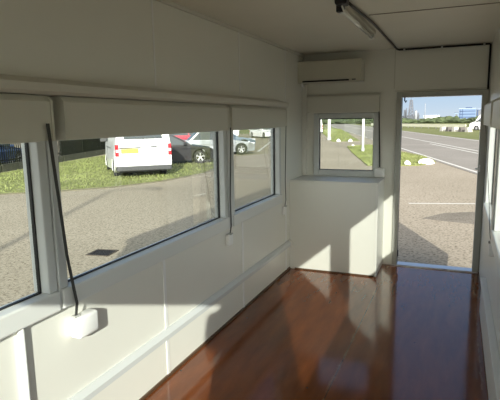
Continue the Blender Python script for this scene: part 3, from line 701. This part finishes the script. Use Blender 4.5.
# ------------------------------------------------------------------ the person taking the picture (throws the long shadow on floor and wall)
def skinned(name, verts, edges, m, parent, sub=2, root=0):
    me = bpy.data.meshes.new(name); me.from_pydata([v[:3] for v in verts], edges, []); me.materials.append(m)
    o = bpy.data.objects.new(name, me); col.objects.link(o); o.parent = parent
    sk = o.modifiers.new('Skin', 'SKIN'); sk.use_smooth_shade = True
    if not me.skin_vertices: me.attributes
    for i, v in enumerate(verts):
        d = me.skin_vertices[0].data[i]; r = v[3]; d.radius = r if isinstance(r, tuple) else (r, r); d.use_root = (i == root)
    ss = o.modifiers.new('Sub', 'SUBSURF'); ss.levels = 1; ss.render_levels = sub
    return o
M_SKIN = mat('skin', (.55, .36, .27), .5); M_JACK = mat('navy_jacket', (.03, .04, .07), .85); M_TROU = mat('dark_trousers', (.04, .04, .045), .9); M_HAIR = mat('brown_hair', (.06, .035, .02), .7)
per = thing('person', 'person in navy jacket and dark trousers holding up a phone behind the viewpoint', 'person', (1.665, -5.73, 0), R(23))
Vb = [(0, 0, .96, (.15, .11)), (0, .0, 1.12, (.135, .10)), (0, .0, 1.32, (.16, .11)), (0, -.005, 1.44, (.09, .08)), (0, .0, 1.52, .052), (0, .03, 1.60, (.068, .082)), (0, .025, 1.68, (.078, .095)), (0, .015, 1.735, (.06, .075))]
Eb = [(i, i + 1) for i in range(7)]
for s_ in (-1, 1):
    n0 = len(Vb)
    Vb += [(s_ * .155, 0, 1.41, .058), (s_ * .175, .12, 1.19, .045), (s_ * .14, .21, 1.34, .036), (s_ * .10 + .08, .24, 1.50, .026), (s_ * .085 + .086, .235, 1.545, (.030, .018))]
    Eb += [(3, n0), (n0, n0 + 1), (n0 + 1, n0 + 2), (n0 + 2, n0 + 3), (n0 + 3, n0 + 4)]
    palm = n0 + 4
    for k, (dx, ln) in enumerate(((.0, .036), (.012, .040), (.024, .037), (.036, .029))):     # four fingers curled round the phone
        m0 = len(Vb); bx_ = .086 + s_ * (.095 - dx * .55)
        Vb += [(bx_, .252, 1.568 + .004 * k, .0085), (bx_ - s_ * .006, .268, 1.575 + ln * .35, .008), (bx_ - s_ * .018, .272, 1.575 + ln * .7, .007)]
        Eb += [(palm, m0), (m0, m0 + 1), (m0 + 1, m0 + 2)]
    m0 = len(Vb); Vb += [(.086 + s_ * .070, .222, 1.552, .010), (.086 + s_ * .050, .228, 1.572, .009), (.086 + s_ * .036, .233, 1.588, .008)]; Eb += [(palm, m0), (m0, m0 + 1), (m0 + 1, m0 + 2)]
    n0 = len(Vb)
    Vb += [(s_ * .095, 0, .88, .088), (s_ * .11, .02, .50, .058), (s_ * .115, -.02, .10, .040), (s_ * .12, -.06, .045, .036), (s_ * .13, .12, .035, (.042, .026))]
    Eb += [(0, n0), (n0, n0 + 1), (n0 + 1, n0 + 2), (n0 + 2, n0 + 3), (n0 + 2, n0 + 4)]
body = skinned('body', Vb, Eb, M_SKIN, per)
Vj = [(0, 0, .88, (.165, .13)), (0, .0, 1.12, (.155, .12)), (0, .0, 1.32, (.178, .13)), (0, -.005, 1.445, (.11, .09)), (0, 0, 1.49, .066)]; Ej = [(0, 1), (1, 2), (2, 3), (3, 4)]
for s_ in (-1, 1):
    n0 = len(Vj); Vj += [(s_ * .155, 0, 1.405, .070), (s_ * .175, .12, 1.185, .055), (s_ * .14, .21, 1.34, .048), (s_ * .11 + .07, .235, 1.475, .038)]
    Ej += [(3, n0), (n0, n0 + 1), (n0 + 1, n0 + 2), (n0 + 2, n0 + 3)]
skinned('jacket', Vj, Ej, M_JACK, per)
Vt = [(0, 0, .97, (.155, .118))]; Et = []
for s_ in (-1, 1):
    n0 = len(Vt); Vt += [(s_ * .095, 0, .86, .10), (s_ * .11, .02, .50, .072), (s_ * .115, -.015, .12, .058)]; Et += [(0, n0), (n0, n0 + 1), (n0 + 1, n0 + 2)]
skinned('trousers', Vt, Et, M_TROU, per)
for s_ in (-1, 1): skinned('shoe', [(s_ * .118, -.075, .045, (.045, .042)), (s_ * .12, .03, .045, (.048, .042)), (s_ * .13, .15, .034, (.045, .030))], [(0, 1), (1, 2)], M_DARK, per)
skinned('hair', [(0, -.055, 1.62, (.06, .05)), (0, -.035, 1.72, (.085, .07)), (0, .02, 1.775, (.075, .05)), (0, .075, 1.755, (.05, .02))], [(0, 1), (1, 2), (2, 3)], M_HAIR, per)
fc_ = MB()
for s_ in (-1, 1): fc_.tube([(s_ * .03, .118, 1.665), (s_ * .03, .126, 1.665)], [.011, .006], 10)
fc_.build('eyes', M_WHITE, per)
MB().prism([(-.012, 1.62), (.012, 1.62), (.004, 1.66), (-.004, 1.66)], lambda p, q: Vector((p, .115, q)), lambda p, q: Vector((p * .5, .145 if q < 1.64 else .125, q))).build('nose', M_SKIN, per)
for s_ in (-1, 1): MB().box(min(s_ * .074, s_ * .09), max(s_ * .074, s_ * .09), .0, .03, 1.625, 1.685, .006).build('ear', M_SKIN, per)
MB().box(-.022, .022, .112, .122, 1.588, 1.597, .003).build('mouth', mat('lips', (.45, .2, .17), .5), per)
ph = thing('smartphone', 'black smartphone held up in both hands', 'phone', (1.6272 + .3894 * .032, -5.42 - .9210 * .032, 1.585), R(23))
MB().box(-.074, .074, -.0045, .0045, -.037, .037, .004).build('phone_body', M_DARK, ph)
MB().box(-.068, .068, -.0052, -.0045, -.033, .033).build('phone_screen', M_CGLASS, ph)
# ------------------------------------------------------------------ light, sky, camera
SUN = 3.5; SKY = .40; GLOW = 4.4
sd = Vector((-1, 2.3, -.85)).normalized()
sun = bpy.data.lights.new('sun', 'SUN'); sun.energy = SUN; sun.color = (1.0, .96, .89); sun.angle = R(.53)
so = bpy.data.objects.new('sun', sun); col.objects.link(so); so.rotation_euler = sd.to_track_quat('-Z', 'Y').to_euler()
so.location = (6, -14, 8)
w = bpy.data.worlds.new('sky'); sc.world = w; w.use_nodes = True; nt = w.node_tree
bg = nt.nodes['Background']; tcw = nt.nodes.new('ShaderNodeTexCoord'); spw = nt.nodes.new('ShaderNodeSeparateXYZ'); rw = nt.nodes.new('ShaderNodeValToRGB')
cr = rw.color_ramp; cr.elements[0].position = 0.0; cr.elements[0].color = (.66, .78, .90, 1); cr.elements[1].position = 1.0; cr.elements[1].color = (.16, .27, .50, 1)
e = cr.elements.new(.05); e.color = (.50, .69, .90, 1)
e = cr.elements.new(.30); e.color = (.30, .45, .74, 1)
nzw = nt.nodes.new('ShaderNodeTexNoise'); nzw.inputs['Scale'].default_value = 3.0; nzw.inputs['Detail'].default_value = 7
mpw = nt.nodes.new('ShaderNodeMapping'); mpw.inputs['Scale'].default_value = (1, 1, 5)
nt.links.new(tcw.outputs['Generated'], mpw.inputs['Vector']); nt.links.new(mpw.outputs[0], nzw.inputs['Vector'])
mrw = nt.nodes.new('ShaderNodeMapRange'); mrw.inputs['From Min'].default_value = .52; mrw.inputs['From Max'].default_value = .80; mrw.inputs['To Max'].default_value = .6
nt.links.new(nzw.outputs['Fac'], mrw.inputs['Value'])
mxw = nt.nodes.new('ShaderNodeMix'); mxw.data_type = 'RGBA'; mxw.inputs['B'].default_value = (.85, .86, .86, 1)
nt.links.new(tcw.outputs['Generated'], spw.inputs[0]); nt.links.new(spw.outputs['Z'], rw.inputs['Fac'])
nt.links.new(mrw.outputs[0], mxw.inputs['Factor']); nt.links.new(rw.outputs['Color'], mxw.inputs['A'])
# brighter hazy sky around the sun
dp = nt.nodes.new('ShaderNodeVectorMath'); dp.operation = 'DOT_PRODUCT'; dp.inputs[1].default_value = tuple(-sd)
nt.links.new(tcw.outputs['Generated'], dp.inputs[0])
mg = nt.nodes.new('ShaderNodeMapRange'); mg.inputs['From Min'].default_value = -.1; mg.inputs['From Max'].default_value = 1.0; nt.links.new(dp.outputs['Value'], mg.inputs['Value'])
pw = nt.nodes.new('ShaderNodeMath'); pw.operation = 'POWER'; pw.inputs[1].default_value = 2.5; nt.links.new(mg.outputs[0], pw.inputs[0])
sc2 = nt.nodes.new('ShaderNodeVectorMath'); sc2.operation = 'SCALE'; sc2.inputs[0].default_value = (1.0, .93, .80); 
ml = nt.nodes.new('ShaderNodeMath'); ml.operation = 'MULTIPLY'; ml.inputs[1].default_value = GLOW; nt.links.new(pw.outputs[0], ml.inputs[0]); nt.links.new(ml.outputs[0], sc2.inputs['Scale'])
adw = nt.nodes.new('ShaderNodeVectorMath'); adw.operation = 'ADD'; nt.links.new(mxw.outputs['Result'], adw.inputs[0]); nt.links.new(sc2.outputs[0], adw.inputs[1])
nt.links.new(adw.outputs[0], bg.inputs['Color']); bg.inputs['Strength'].default_value = SKY

cam = bpy.data.cameras.new('camera'); co = bpy.data.objects.new('camera', cam); col.objects.link(co); sc.camera = co
cam.sensor_width = 36; cam.lens = 490.64 / 500 * 36; cam.clip_start = .03; cam.clip_end = 2000
rt = Vector((0.9218124401170135, 0.38730542403966745, -0.016010426445620805)); up = Vector((-0.04759404355869406, 0.15407393150052695, 0.9869123723257827)); fw = Vector((-0.38470330420110826, 0.9089861011816541, -0.1604606979771848))
mt = Matrix((rt, up, -fw)).transposed().to_4x4(); mt.translation = Vector((1.6272, -5.42, 1.6)); co.matrix_world = mt
sc.view_settings.view_transform = 'Standard'; sc.view_settings.look = 'None'; sc.view_settings.gamma = 1; sc.view_settings.use_curve_mapping = False
sc.view_settings.exposure = 1.25
